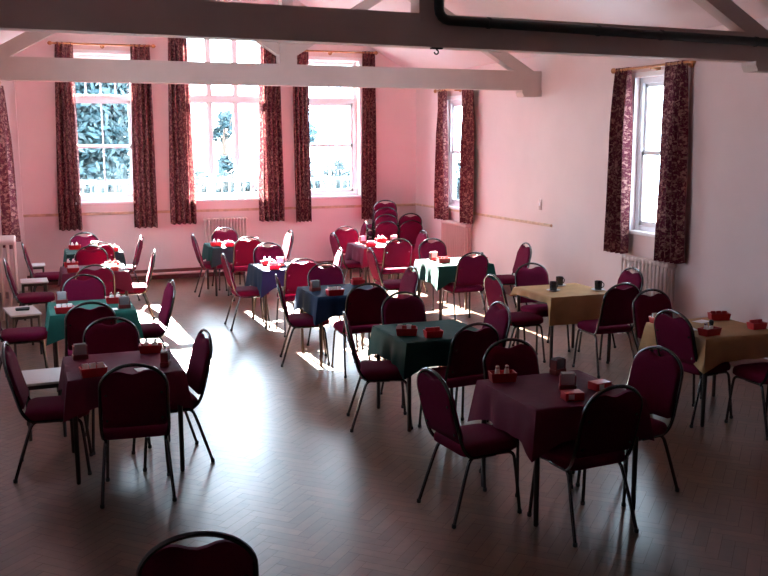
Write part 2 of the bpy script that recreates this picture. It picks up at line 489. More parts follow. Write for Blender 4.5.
curtain('floral maroon curtain at the left edge, farther of the pair, beside the corner pier', (14.66, 15.16), (14.66, 15.12), .86, 3.09, left3, .25, 4, 11, .07)
curtain('floral maroon curtain at the left edge, nearer of the pair, above the radiator end', (13.72, 14.2), (13.7, 14.16), .86, 3.09, left3, .22, 4, 12, .0)

# ------------------------------------------------------------------ radiators
def radiator(label, ac, width, z0, z1, to3d, m, nsec, d_in=.035, d_out=.17):
    root = empty('radiator', to3d(ac, -(d_in + d_out) / 2, 0)); tag(root, label, 'radiator', 'column radiators')
    off = Vector(root.location)
    P = lambda a, d, z: Vector(to3d(a, -d, z)) - off
    bm = bmesh.new()
    st = width / nsec
    dm = [d_in + .018 + (d_out - d_in - .036) * k / 2 for k in range(3)]
    for s in range(nsec):
        a = ac - width / 2 + st * (s + .5)
        for d in dm:
            tube(bm, [P(a, d, z0 + .03), P(a, d, z1 - .03)], st * .21, 8, cap=False)
        for z in (z0 + .03, z1 - .03):
            tube(bm, [P(a, d_in, z), P(a, d_in + .015, z), P(a, d_out - .015, z), P(a, d_out, z)], [st * .25, st * .46, st * .46, st * .25], 10)
    for z in (z0 + .035, z1 - .035):
        tube(bm, [P(ac - width / 2, (d_in + d_out) / 2, z), P(ac + width / 2, (d_in + d_out) / 2, z)], .022, 8)
    obj('column_bank', bm, m, root)
    for s in (-1, 1):
        bm = bmesh.new()
        a = ac + s * (width / 2 - st * .5)
        for d in (d_in + .02, d_out - .02):
            tube(bm, [P(a, d, 0), P(a, d, .02), P(a, d, z0 + .04)], [.028, .017, .014], 8)
        obj('foot', bm, m, root)
    bm = bmesh.new()
    a = ac + width / 2 + .05; d = (d_in + d_out) / 2
    tube(bm, smooth_path([P(ac + width / 2 - .02, d, z0 + .04), P(a, d, z0 + .04), P(a, d, z0 - .02), P(a, d, 0)]), .011, 8)
    tube(bm, [P(a - .02, d, z0 + .04), P(a + .03, d, z0 + .04)], .02, 10); tube(bm, [P(a, d, z0 + .04), P(a, d, z0 + .10)], .018, 10)
    obj('valve', bm, M['gloss'], root)

radiator('cream column radiator under the tall centre back window', 3.14, .74, .16, 1.02, back3, M['rad'], 14)
radiator('cream column radiator on the right wall under the nearer window', 8.88, .90, .12, .955, right3, M['rad'], 13)
radiator('pink painted column radiator on the right wall near the back corner', 14.08, .98, .12, .97, right3, M['radp'], 14, .02, .15)
radiator('cream column radiator seen end-on on the left wall', 13.3, .7, .12, 1.05, left3, M['rad'], 9, .12, .33)

# low heating pipe along the back wall
root = empty('heating_pipe', (3.3, 15.92, 0)); tag(root, 'pale heating pipe running low along the back wall skirting', 'pipe')
bm = bmesh.new(); tube(bm, [(-3.35, 0, .10), (2.9, 0, .10)], .022, 8); obj('pipe_run', bm, M['radp'], root)
for x in (-3, -1.4, .9, 2.5):
    bm = bmesh.new(); tube(bm, [(x, .055, .10), (x, 0, .10)], .01, 6); tube(bm, [(x - .012, 0, .10), (x + .012, 0, .10)], .027, 10); obj('pipe_clip', bm, M['radp'], root)

# small plate on the right wall
root = empty('wall_switch', (WR, 11.48, 1.34)); tag(root, 'narrow brass wall plate above the end of the dado rail', 'switch')
bm = bmesh.new(); box(bm, -.012, 0, -.035, .035, -.0, .15, .004); obj('plate', bm, M['switch'], root)
bm = bmesh.new(); box(bm, -.022, -.012, -.012, .012, .055, .10, .003); obj('rocker', bm, M['gloss'], root)

# ------------------------------------------------------------------ roof trusses
def truss(y, label, zL, zRt, pipe=False):
    """zL, zRt: underside height of the tie beam at the left / right wall"""
    th, dp = .26, .17
    root = empty('roof_truss', (XR, y, 0)); tag(root, label, 'roof truss', 'roof trusses')
    zb = lambda x: zL + (zRt - zL) * (x - WL) / (WR - WL)
    def prism(bm, pts, y0, y1):
        a = [bm.verts.new((x - XR, y0, z)) for x, z in pts]; b = [bm.verts.new((x - XR, y1, z)) for x, z in pts]
        n = len(pts)
        bm.faces.new(a); bm.faces.new(b[::-1])
        for k in range(n): bm.faces.new((a[k], a[(k + 1) % n], b[(k + 1) % n], b[k]))
    bm = bmesh.new(); prism(bm, [(WL, zb(WL)), (WR, zb(WR)), (WR, zb(WR) + th), (WL, zb(WL) + th)], -dp / 2, dp / 2)
    obj('tie_beam', bm, M['beam'], root, smooth=False)
    for s, xw in ((1, WL), (-1, WR)):
        bm = bmesh.new()
        z = zb(xw)
        prism(bm, [(xw, z - .085), (xw + s * .27, z - .085), (xw + s * .30, z - .03), (xw + s * .30, z + .01), (xw, z + .01)], -dp / 2 - .012, dp / 2 + .012)
        obj('corbel', bm, M['beam'], root, smooth=False)
    zt = zb(XR) + th
    bm = bmesh.new()
    prism(bm, [(XR - .11, zt - .06), (XR + .11, zt - .06), (XR + .11, zt + .22), (XR + .07, zt + .32), (XR + .07, ZR - .12), (XR, ZR - .09), (XR - .07, ZR - .12), (XR - .07, zt + .32), (XR - .11, zt + .22)], -dp / 2 - .005, dp / 2 + .005)
    obj('king_post', bm, M['beam'], root, smooth=False)
    for s, xw in ((1, WL), (-1, WR)):
        # principal rafter, from the tie beam end up to the ridge, just under the ceiling
        zt2 = zb(xw) + th
        x0 = xw + s * .10
        ax, az = XR, ZR - .22
        d = Vector((ax - x0, az - zt2)).normalized(); n = Vector((-d.y, d.x)) * (1 if d.x > 0 else -1)
        if n.y > 0: n = -n
        bm = bmesh.new(); w = .17
        p0, p1 = Vector((x0 - s * .02, zt2 - .02)), Vector((ax - s * .06, az - s * 0))
        prism(bm, [tuple(p0), tuple(p1), tuple(p1 + n * w), tuple(p0 + n * (w * .0) + Vector((s * .30, 0)))], -dp / 2 + .01, dp / 2 - .01)
        obj('rafter', bm, M['beam'], root, smooth=False)
        # strut from the foot of the king post out to the rafter
        q0 = Vector((XR - s * .09, zt + .16)); q1 = Vector((XR - s * 1.45, zt + 1.02))
        d = (q1 - q0).normalized(); n = Vector((-d.y, d.x)) * .06
        bm = bmesh.new(); prism(bm, [tuple(q0 - n), tuple(q1 - n), tuple(q1 + n), tuple(q0 + n)], -dp / 2 + .02, dp / 2 - .02)
        obj('strut', bm, M['beam'], root, smooth=False)
    return root
truss(7.2, 'dark near roof truss whose tie beam crosses the top of the view', 3.085, 3.025)
truss(11.62, 'paler far roof truss whose tie beam crosses in front of the back windows', 2.995, 2.985)

# pipe clipped to the near beam
root = empty('beam_pipe', (3.15, 7.05, 3.21)); tag(root, 'dark green pipe running along the near tie beam and turning up', 'pipe')
bm = bmesh.new()
rp = .040
pts = [(0.005, 0, 1.3), (.005, 0, .14)] + [(.005 + .09 * (1 - math.cos(a)), 0, .14 - .09 * math.sin(a)) for a in (R(22), R(45), R(67), R(90))] + [(3.55, 0, -.02)]
tube(bm, pts, rp, 12); obj('pipe_run', bm, M['pipe'], root)
for x in (.45, 1.5, 2.15, 3.2):
    z = .05 + (-.02 - .05) * (x - .1) / 3.45
    bm = bmesh.new(); tube(bm, [(x - .012, 0, z), (x + .012, 0, z)], rp + .006, 12); tube(bm, [(x, 0, z), (x, .07, z)], .012, 6); obj('pipe_clip', bm, M['pipe'], root)
# small hook under near beam
root = empty('ceiling_hook', (3.17, 7.13, 3.045)); tag(root, 'small black hook fitting under the near tie beam', 'hook')
bm = bmesh.new(); box(bm, -.05, .05, -.02, .02, -.006, .006, .002); obj('hook_plate', bm, M['rubber'], root)
bm = bmesh.new(); tube(bm, [(0, 0, -.005)] + [(.018 * math.sin(a), 0, -.028 + .018 * math.cos(a)) for a in [k * PI / 6 for k in range(0, 10)]], .006, 6); obj('hook_loop', bm, M['rubber'], root)

# ------------------------------------------------------------------ chair
def arch_z(x, a=.205, zs=.775, b=.155):
    return zs + b * math.sqrt(max(0, 1 - (x / a) ** 2))
def lean_y(z): 
    t = (z - .50) / .43
    return -.185 - .105 * t - .012 * math.sin(PI * min(1, max(0, t)))

def build_chair_meshes():
    P = {}
    # seat cushion
    bm = bmesh.new()
    def outline(s, z):
        pts = []
        cx, x0, y0, y1 = 0, .213, -.175, .255
        for (ccx, ccy, r, a0) in ((x0 - .11, y1 - .11, .11, 0), (-(x0 - .11), y1 - .11, .11, 90), (-(x0 - .06), y0 + .06, .06, 180), (x0 - .06, y0 + .06, .06, 270)):
            for k in range(6):
                a = R(a0 + 18 * k)
                pts.append((ccx + r * math.cos(a), ccy + r * math.sin(a)))
        return [bm.verts.new((x * s, .04 + (y - .04) * s, z)) for x, y in pts]
    rings = [outline(.955, .418), outline(.99, .424), outline(1.0, .44), outline(.995, .458), outline(.965, .473), outline(.88, .484), outline(.6, .490), outline(.25, .492)]
    for a, b in zip(rings, rings[1:]):
        n = len(a)
        for k in range(n): bm.faces.new((a[k], a[(k + 1) % n], b[(k + 1) % n], b[k]))
    bm.faces.new(rings[0]); bm.faces.new(rings[-1])
    P['seat'] = mesh_from('seat', bm, M['fabric'], angle=60)
    # back cushion with a waved top edge below the hoop
    bm = bmesh.new()
    NX, NZ = 18, 9
    hw = .197
    fr, re = [], []
    for i in range(NX + 1):
        t = -1 + 2 * i / NX
        x = hw * math.sin(t * PI / 2) if True else hw * t
        zt = arch_z(x, .206) - .010 - .052 * math.exp(-(x / .075) ** 2)
        zb = .505 + .03 * max(0, (abs(t) - .75) / .25) ** 2
        cf, cr = [], []
        for j in range(NZ + 1):
            v = j / NZ
            z = zb + (zt - zb) * v
            ed = min(1, 4.5 * min((1 - abs(t)) * 1.0 + .02, v + .02, 1 - v + .02))
            ed = math.sqrt(max(0, 1 - (1 - ed) ** 2))
            cf.append(bm.verts.new((x, lean_y(z) + .006 + .026 * ed, z)))
            cr.append(bm.verts.new((x, lean_y(z) - .006 - .008 * ed, z)))
        fr.append(cf); re.append(cr)
    for i in range(NX):
        for j in range(NZ):
            bm.faces.new((fr[i][j], fr[i + 1][j], fr[i + 1][j + 1], fr[i][j + 1]))
            bm.faces.new((re[i][j], re[i][j + 1], re[i + 1][j + 1], re[i + 1][j]))
        for j in (0, NZ): bm.faces.new((fr[i][j], fr[i + 1][j], re[i + 1][j], re[i][j]))
    for i in (0, NX):
        for j in range(NZ): bm.faces.new((fr[i][j], fr[i][j + 1], re[i][j + 1], re[i][j]))
    P['backrest'] = mesh_from('backrest', bm, M['fabric'], angle=70)
    # hoop
    bm = bmesh.new()
    side = smooth_path([(.185, .06, .405), (.190, -.06, .405), (.203, -.13, .412), (.211, lean_y(.5) - .0, .48), (.209, lean_y(.62), .62), (.206, lean_y(.775), .775)], 2)
    hoop = [(.206 * math.cos(a), lean_y(.775 + .155 * math.sin(a)), .775 + .155 * math.sin(a)) for a in [k * PI / 20 for k in range(1, 20)]]
    pts = [tuple(p) for p in side] + hoop + [(-p[0], p[1], p[2]) for p in reversed(side)]
    tube(bm, pts, .0115, 8)
    for sx in (-1, 1):
        for z in (.56, .74):
            tube(bm, [(sx * .207, lean_y(z), z), (sx * .165, lean_y(z) - .012, z)], .005, 6)
            tube(bm, [(sx * .17, lean_y(z) - .010, z), (sx * .17, lean_y(z) - .019, z)], .009, 8)
    P['back_frame'] = mesh_from('back_frame', bm, M['frame'], angle=60)
    # legs
    for sx, nm in ((-1, 'L'), (1, 'R')):
        bm = bmesh.new()
        tube(bm, smooth_path([(sx * .205, .235, .012), (sx * .19, .205, .33), (sx * .185, .19, .405), (sx * .18, .10, .407), (sx * .18, .02, .407)], 2), .011, 8)
        P['front' + nm] = mesh_from('leg', bm, M['frame'], angle=60)
        bm = bmesh.new()
        tube(bm, smooth_path([(sx * .225, -.25, .012), (sx * .20, -.15, .33), (sx * .19, -.12, .405), (sx * .18, -.05, .407), (sx * .18, .02, .407)], 2), .011, 8)
        P['rear' + nm] = mesh_from('leg', bm, M['frame'], angle=60)
        for q, (fx, fy) in (('front', (.205, .235)), ('rear', (.225, -.25))):
            bm = bmesh.new(); lathe(bm, [(.012, 0), (.0145, .004), (.0145, .022), (.012, .026)], 10, (sx * fx, fy, 0))
            P['cap' + q + nm] = mesh_from('foot_cap', bm, M['rubber'], angle=60)
    bm = bmesh.new()
    for y in (-.06, .13):
        tube(bm, [(-.18, y, .405), (.18, y, .405)], .009, 6)
    box(bm, -.175, .175, -.12, .20, .409, .419)
    P['seat_frame'] = mesh_from('seat_frame', bm, M['frame'], angle=50)
    return P
CH = build_chair_meshes()

def chair(label, top, deg, group='maroon padded chairs set at the tables', z=0.0, at=None):
    """top: plan position of the middle of the hoop"""
    a = R(deg)
    if at is None:
        tx, ty = 0, -.29
        x = top[0] - (tx * math.cos(a) - ty * math.sin(a)); y = top[1] - (tx * math.sin(a) + ty * math.cos(a))
    else: x, y = at
    r = empty('dining_chair', (x, y, z), a); tag(r, label, 'chair', group)
    for k in ('seat', 'backrest', 'back_frame', 'seat_frame'): link(k, CH[k], r)
    for q in ('front', 'rear'):
        for s in 'LR':
            l = link('leg', CH[q + s], r)
            c = link('foot_cap', CH['cap' + q + s], l)
    return r

# names of the tables used in the labels
tM = 'the right front maroon table'; tL = 'the left front maroon table'
tG = 'the mid-room dark green table'; tB = 'the shaded navy table'; tY = 'the gold table with black mugs'
tZ = 'the right-edge gold table'; t3 = 'the left teal table'; t2 = 'the left sunlit maroon table'
t4 = 'the green table under the left window'; tC = 'the table by the back radiator'
tN = 'the sunlit navy table'; tR = 'the sunlit maroon corner table'; tW = 'the half-sunlit green table'
A = 'maroon chair '
CHAIRS = [
 ('close maroon chair whose hooped back rises from the bottom edge', (.49, 3.165), -8),
 (A + 'on the near side of ' + tL + ', back to us', (.547, 5.858), -6),
 (A + 'on the left side of ' + tL, (-.214, 6.83), -95),
 (A + 'on the right side of ' + tL, (1.165, 6.76), 95),
 (A + 'on the far side of ' + tL + ', facing us', (.55, 7.54), 180),
 (A + 'on the left side of ' + tM, (2.221, 5.05), -85),
 (A + 'on the near side of ' + tM + ', back to us', (3.045, 4.321), 5),
 (A + 'on the right side of ' + tM, (3.905, 5.06), 102),
 (A + 'on the far side of ' + tM + ', facing us', (3.084, 5.66), 180),
 (A + 'on the left side of ' + tG, (2.335, 7.06), -105),
 (A + 'on the near side of ' + tG + ', back to us', (3.128, 6.25), 6),
 (A + 'on the right side of ' + tG, (3.74, 7.02), 90),
 (A + 'on the far side of ' + tG + ', facing us', (3.156, 7.84), 180),
 (A + 'on the left side of ' + tB, (2.363, 9.39), -103),
 (A + 'on the near side of ' + tB + ', back to us', (3.041, 8.45), 0),
 (A + 'on the right side of ' + tB, (3.92, 9.42), 90),
 (A + 'on the far side of ' + tB + ', facing us', (3.11, 10.08), 180),
 (A + 'on the left side of ' + tY, (4.441, 8.54), -90),
 (A + 'on the near side of ' + tY + ', back to us', (5.349, 7.53), 0),
 (A + 'between ' + tY + ' and the radiator', (6.10, 8.43), 90),
 (A + 'on the far side of ' + tY + ', facing us', (5.272, 9.2), 180),
 (A + 'on the left side of ' + tZ, (4.845, 6.153), -82),
 (A + 'on the near side of ' + tZ + ', cut by the picture edge', (5.48, 5.42), 0),
 (A + 'on the far side of ' + tZ + ', behind the hanging cloth corner', (5.356, 7.12), 180),
 (A + 'on the left side of ' + t3 + ', cut by the picture edge', (-.44, 9.6), -90),
 (A + 'on the near side of ' + t3 + ', back to us', (.446, 8.33), 0),
 (A + 'on the right side of ' + t3, (1.298, 9.39), 92),
 (A + 'on the far side of ' + t3 + ', facing us', (.489, 10.14), 180),
 (A + 'on the left side of ' + t2 + ', by the left wall', (-.311, 11.9), -90),
 (A + 'on the near side of ' + t2 + ', back to us', (.656, 10.92), 0),
 (A + 'on the right side of ' + t2 + ', front half sunlit', (1.48, 12.17), 84),
 (A + 'on the far side of ' + t2 + ', facing us', (.74, 12.96), 180),
 (A + 'left of ' + t4 + ', by the pier', (-.115, 13.75), -90),
 (A + 'back to us at ' + t4, (.87, 13.42), 0),
 (A + 'on the right side of ' + t4 + ', sunlit', (1.53, 14.1), 76),
 (A + 'on the far side of ' + t4 + ', facing us', (.765, 14.92), 180),
 (A + 'on the left side of ' + tC, (2.28, 14.12), -92),
 (A + 'on the far side of ' + tC + ', before the radiator', (2.922, 14.92), 180),
 (A + 'on the right side of ' + tC, (3.80, 14.1), 90),
 (A + 'on the near side of ' + tC + ', back to us', (2.95, 13.3), 0),
 (A + 'on the left side of ' + tN, (2.21, 11.42), -92),
 (A + 'on the far side of ' + tN + ', facing us', (3.03, 12.44), 180),
 (A + 'on the right side of ' + tN + ', front sunlit', (3.75, 11.44), 80),
 (A + 'on the near side of ' + tN + ', back to us', (2.987, 10.55), 0),
 (A + 'on the left side of ' + tW, (4.10, 11.3), -95),
 (A + 'on the left side of ' + tR + ', edge-on', (4.27, 13.4), -90),
 (A + 'at the far left corner of ' + tR + ', facing us', (4.80, 14.38), 176),
 (A + 'on the right side of ' + tR, (5.70, 13.25), 88),
 (A + 'on the near side of ' + tR + ', back to us', (4.88, 12.25), 0),
 (A + 'on the far side of ' + tW + ', facing us', (5.325, 12.1), 180),
 (A + 'on the near side of ' + tW + ', back to us', (5.132, 10.36), 0),
 (A + 'on the right side of ' + tW + ', against the right wall', (6.28, 11.08), 84),
 ('single maroon chair standing left of the tall chair stack', (5.46, 15.25), 80),
]
for lab, top, deg in CHAIRS: chair(lab, top, deg)
ordn = ['bottom chair', 'second chair from the floor', 'third chair from the floor', 'top chair']
for k in range(4):
    chair('maroon ' + ordn[k] + ' in the taller corner stack', (5.76 + .012 * k, 15.0 + .055 * k), -4, 'stacked maroon chairs', z=.118 * k)
for k in range(2):
    chair('maroon ' + ('bottom' if k == 0 else 'top') + ' chair in the shorter corner stack', (6.22 + .01 * k, 15.02 + .055 * k), -6, 'stacked maroon chairs', z=.118 * k)

# ------------------------------------------------------------------ tables and cloths
TS = .76
def table(label, x, y, s=TS, deg=0):
    r = empty('dining_table', (x, y, 0), R(deg)); tag(r, label, 'table', 'square tables under cloths')
    h = s / 2
    bm = bmesh.new(); box(bm, -h, h, -h, h, .70, .725, .004); obj('tabletop', bm, M['ply'], r, angle=30)
    bm = bmesh.new(); i = h - .04
    for a in ((-i, i, -i - .01, -i + .01), (-i, i, i - .01, i + .01), (-i - .01, -i + .01, -i, i), (i - .01, i + .01, -i, i)): box(bm, *a, .64, .70)
    obj('apron', bm, M['tlegs'], r, smooth=False)
    for sx in (-1, 1):
        for sy in (-1, 1):
            bm = bmesh.new()
            px, py = sx * (h - .03), sy * (h - .03)
            tube(bm, [(px, py, 0), (px, py, .01), (px, py, .70)], [.013, .016, .019], 10)
            obj('leg', bm, M['tlegs'], r)

def cloth(label, x, y, m, drops, s=TS, seed=0, deg=0, corner=1.3, cw=.17):
    """drops: hang of the cloth on the front, right, back, left sides"""
    rnd = random.Random(seed)
    bm = bmesh.new()
    h = s / 2 + .006
    zt = .733
    n = 22
    per = []                                          # (x, y, nx, ny, drop, corner weight)
    sides = [((-h, -h), (1, 0), (0, -1)), ((h, -h), (0, 1), (1, 0)), ((h, h), (-1, 0), (0, 1)), ((-h, h), (0, -1), (-1, 0))]
    cd = [max(drops[k - 1], drops[k]) * corner for k in range(4)]      # corner k sits at the start of side k
    for k, (p, t, nn) in enumerate(sides):
        prev_n = sides[k - 1][2]
        dg = Vector((prev_n[0] + nn[0], prev_n[1] + nn[1])).normalized()
        nxt = Vector((sides[(k + 1) % 4][2][0] + nn[0], sides[(k + 1) % 4][2][1] + nn[1])).normalized()
        for i in range(n):
            u = i / n
            L = u * 2 * h
            w0 = max(0, 1 - L / cw); w1 = max(0, 1 - (2 * h - L) / cw)
            nv = Vector(nn)
            if w0 > 0: nv = nv.lerp(dg, w0 ** .8)
            if w1 > 0: nv = nv.lerp(nxt, w1 ** .8)
            d = drops[k] + (cd[k] - drops[k]) * w0 ** 1.3 + (cd[(k + 1) % 4] - drops[k]) * w1 ** 1.3
            per.append((p[0] + t[0] * L, p[1] + t[1] * L, nv, d, max(w0, w1), L, k))
    ph = [rnd.random() * 6 for _ in range(8)]
    Nl = 8
    rings = []
    for j in range(Nl + 1):
        f = j / Nl
        ring = []
        for (px, py, nv, d, w, L, k) in per:
            rip = (.009 * math.sin(17 * L + ph[k]) + .009 * math.sin(29 * L + ph[k + 4])) * f
            fl = .006 + .016 * f + (.030 + .05 * d) * f * w + rip * (1 - .5 * w)
            # the rolled edge
            z = zt - d * f - (0 if j else 0)
            if j == 0: ring.append(bm.verts.new((px, py, zt)))
            else: ring.append(bm.verts.new((px + nv.x * fl, py + nv.y * fl, z - .004)))
        rings.append(ring)
    N = len(per)
    for a, b in zip(rings, rings[1:]):
        for k in range(N): bm.faces.new((a[k], a[(k + 1) % N], b[(k + 1) % N], b[k]))
    prev = rings[0]
    for q in (.9, .6, .3):
        ring = [bm.verts.new((v[0] * q, v[1] * q, zt + .0015 * math.sin(9 * v[0] * q + seed) * math.sin(8 * v[1] * q + 1.3 * seed))) for v in per]
        for k in range(N): bm.faces.new((prev[k], ring[k], ring[(k + 1) % N], prev[(k + 1) % N]))
        prev = ring
    bm.faces.new(prev)
    o = obj('tablecloth', bm, m, angle=75)
    o.location = (x, y, 0); o.rotation_euler = (0, 0, R(deg))
    return tag(o, label, 'tablecloth', 'tablecloths')

TAB = [
 ('M', 3.105, 5.03, 'maroon', 'maroon tablecloth on ' + tM, 'table under ' + 'the maroon cloth nearest on the right', (.20, .19, .20, .22)),
 ('L', .56, 6.77, 'maroon', 'maroon tablecloth on ' + tL, 'table under the maroon cloth nearest on the left', (.19, .20, .18, .20)),
 ('G', 3.10, 7.03, 'green', 'dark green tablecloth on the table in mid-room', 'table under the dark green cloth in mid-room', (.20, .2, .2, .21)),
 ('B', 3.08, 9.37, 'navy', 'navy tablecloth in shade, holding red boxes', 'table under the shaded navy cloth', (.20, .2, .2, .21)),
 ('Y', 5.27, 8.48, 'gold', 'gold tablecloth under three black mugs', 'table under the gold cloth with black mugs', (.28, .16, .1, .06), 1.0, .05),
 ('Z', 5.37, 6.28, 'gold', 'gold tablecloth at the right edge under red boxes', 'table under the gold cloth at the right edge', (.19, .2, .2, .2)),
 ('T3', .51, 9.32, 'lit', 'teal green tablecloth on the second table from the left front', 'table under the teal cloth on the left', (.20, .20, .2, .20)),
 ('T2', .72, 12.13, 'maroon', 'sunlit maroon tablecloth on the third table of the left row', 'table under the sunlit maroon cloth on the left', (.20, .2, .2, .20)),
 ('T4', .85, 14.2, 'green', 'green tablecloth on the table below the left back window', 'table under the green cloth below the left back window', (.2, .22, .2, .22)),
 ('TC', 2.92, 14.22, 'green', 'sunlit dark green tablecloth before the back wall radiator', 'table before the back wall radiator', (.22, .2, .2, .22)),
 ('TN', 3.02, 11.5, 'navy', 'navy tablecloth glaring in the sun', 'table under the sunlit navy cloth', (.2, .2, .2, .25)),
 ('TR', 5.0, 13.35, 'maroon', 'sunlit maroon tablecloth near the corner chair stacks', 'table under the sunlit maroon cloth near the corner stacks', (.22, .2, .2, .22)),
 ('TW', 5.18, 11.05, 'green', 'green tablecloth near the right wall with sunlit left folds', 'table under the half-sunlit green cloth near the right wall', (.2, .22, .2, .23)),
]
for i, (k, x, y, m, lc, lt, dr, *cf) in enumerate(TAB):
    table(lt, x, y); cloth(lc, x, y, M[m], dr, seed=i + 1, corner=cf[0] if cf else 1.32, cw=cf[1] if cf else .17)

# low side tables along the left wall
def side_table(label, x, y, w, d, h, deg):
    r = empty('side_table', (x, y, 0), R(deg)); tag(r, label, 'side table', 'low pale-topped side tables along the left wall')
    bm = bmesh.new(); box(bm, -w / 2, w / 2, -d / 2, d / 2, h - .02, h, .004); obj('tabletop', bm, M['lam'], r, angle=30)
    bm = bmesh.new()
    a, b = w / 2 - .03, d / 2 - .03
    for q in ((-a, a, -b - .01, -b + .01), (-a, a, b - .01, b + .01), (-a - .01, -a + .01, -b, b), (a - .01, a + .01, -b, b)): box(bm, *q, h - .055, h - .02)
    obj('apron', bm, M['tlegs'], r, smooth=False)
    for sx in (-1, 1):
        for sy in (-1, 1):
            bm = bmesh.new(); tube(bm, [(sx * a * 1.03, sy * b * 1.02, 0), (sx * a, sy * b, h - .02)], .013, 8); obj('leg', bm, M['tlegs'], r)
side_table('low pale-topped side table behind the chair left of the nearest left table', .03, 7.76, .31, .48, .46, 2)
side_table('low pale-topped side table with a dark item on top, second along the left wall', -.135, 10.95, .32, .58, .46, 9)
side_table('low pale-topped side table in front of the chair beside the corner pier', 0.01, 13.05, .34, .40, .50, 2)
side_table('low pale-topped side table farthest along the left wall', .06, 14.75, .24, .34, .50, 0)

# ------------------------------------------------------------------ things on the tables
ZT = .736
def prism_box(bm, w0, d0, w1, d1, z0, z1, open_top=False):
    a = [bm.verts.new((sx * w0 / 2, sy * d0 / 2, z0)) for sx, sy in ((-1, -1), (1, -1), (1, 1), (-1, 1))]
    b = [bm.verts.new((sx * w1 / 2, sy * d1 / 2, z1)) for sx, sy in ((-1, -1), (1, -1), (1, 1), (-1, 1))]
    bm.faces.new(a)
    for k in range(4): bm.faces.new((a[k], a[(k + 1) % 4], b[(k + 1) % 4], b[k]))
    if not open_top: bm.faces.new(b)
    else:
        c = [bm.verts.new((v.co.x * .9, v.co.y * .86, z1)) for v in b]
        e = [bm.verts.new((v.co.x * .9, v.co.y * .86, z0 + .012)) for v in a]
        for k in range(4):
            bm.faces.new((b[k], b[(k + 1) % 4], c[(k + 1) % 4], c[k])); bm.faces.new((c[k], c[(k + 1) % 4], e[(k + 1) % 4], e[k]))
        bm.faces.new(e[::-1])

def sachet_meshes():
    P = {}
    bm = bmesh.new(); prism_box(bm, .13, .075, .145, .09, 0, .055, True); P['tray'] = mesh_from('tray', bm, M['red'], smooth=False)
    bm = bmesh.new(); prism_box(bm, .155, .085, .175, .10, 0, .06, True); P['tray_wide'] = mesh_from('tray', bm, M['red'], smooth=False)
    bm = bmesh.new(); box(bm, -.021, .021, -.009, .009, .014, .085, .005); P['sachet_w'] = mesh_from('sachet', bm, M['white'])
    bm = bmesh.new(); box(bm, -.021, .021, -.010, .010, .014, .078, .006); P['sachet_r'] = mesh_from('sachet', bm, M['red'])
    bm = bmesh.new(); lathe(bm, [(.016, 0), (.019, .004), (.018, .04), (.015, .062), (.013, .07)], 12); P['shaker'] = mesh_from('shaker', bm, M['china'])
    bm = bmesh.new(); lathe(bm, [(.014, .068), (.015, .072), (.013, .084), (.005, .09)], 12); P['cap'] = mesh_from('shaker_cap', bm, M['steel'])
    bm = bmesh.new(); box(bm, -.055, .055, -.03, .03, 0, .035, .004); box(bm, -.05, -.044, -.026, .026, .035, .10); box(bm, .044, .05, -.026, .026, .035, .10); P['holder'] = mesh_from('holder_base', bm, M['darkred'], angle=30)
    bm = bmesh.new()
    for k in range(5): box(bm, -.042, .042, -.022 + k * .010, -.015 + k * .010, .036, .112 - .004 * (k % 2), .001)
    P['napkins_w'] = mesh_from('napkin_stack', bm, M['white'], angle=30); P['napkins_g'] = P['napkins_w'].copy(); P['napkins_g'].materials.clear(); P['napkins_g'].materials.append(M['grey'])
    bm = bmesh.new(); box(bm, -.072, .072, -.05, .05, 0, .0025, .0006); P['card'] = mesh_from('card', bm, M['white'], angle=30)
    bm = bmesh.new(); box(bm, -.06, .06, -.045, .045, 0, .05, .003); P['carton'] = mesh_from('carton', bm, M['red'], angle=30)
    bm = bmesh.new(); box(bm, -.042, -.005, -.0475, -.045, .01, .042, .0005); P['sticker'] = mesh_from('sticker', bm, M['white'], angle=30)
    bm = bmesh.new(); lathe(bm, [(.020, 0), (.022, .006), (.016, .03), (.014, .06), (.020, .085), (.018, .10), (.008, .108)], 14); P['grinder'] = mesh_from('grinder', bm, M['black'])
    return P
SM = sachet_meshes()
GR = {'sachet_box': 'red sachet boxes on the tables', 'condiment_tray': 'red condiment trays on the tables', 'napkin_holder': 'napkin holders on the tables',
      'menu_card': 'white cards lying on the tables', 'red_carton': 'red cartons on the nearest right table'}
def sachet_box(label, x, y, deg, n=3, white=True, wide=False):
    r = empty('sachet_box', (x, y, ZT), R(deg)); tag(r, label, 'sachet box', GR['sachet_box'])
    link('tray', SM['tray_wide' if wide else 'tray'], r)
    w = .15 if wide else .12
    for k in range(n):
        s = link('sachet', SM['sachet_w' if (white is True or (white == 'mix' and k % 2 == 0)) else 'sachet_r'], r)
        s.location = (-w / 2 + w * (k + .5) / n, .004, 0); s.rotation_euler = (R(-10), 0, R(8 * (k % 2) - 4))
    return r
def condiment_tray(label, x, y, deg, grinder=False, sachets=2):
    r = empty('condiment_tray', (x, y, ZT), R(deg)); tag(r, label, 'condiment tray', GR['condiment_tray'])
    link('tray', SM['tray_wide'], r)
    for k in (-1, 1):
        s = link('shaker', SM['grinder' if grinder and k > 0 else 'shaker'], r); s.location = (k * .032, .012, .013)
        if not (grinder and k > 0): link('shaker_cap', SM['cap'], s)
    for k in range(sachets):
        s = link('sachet', SM['sachet_w'], r); s.location = (-.03 + .06 * k, -.026, .0); s.rotation_euler = (R(8), 0, 0)
    return r
def napkin_holder(label, x, y, deg, grey=True):
    r = empty('napkin_holder', (x, y, ZT), R(deg)); tag(r, label, 'napkin holder', GR['napkin_holder'])
    link('holder_base', SM['holder'], r); link('napkin_stack', SM['napkins_g' if grey else 'napkins_w'], r)
    return r
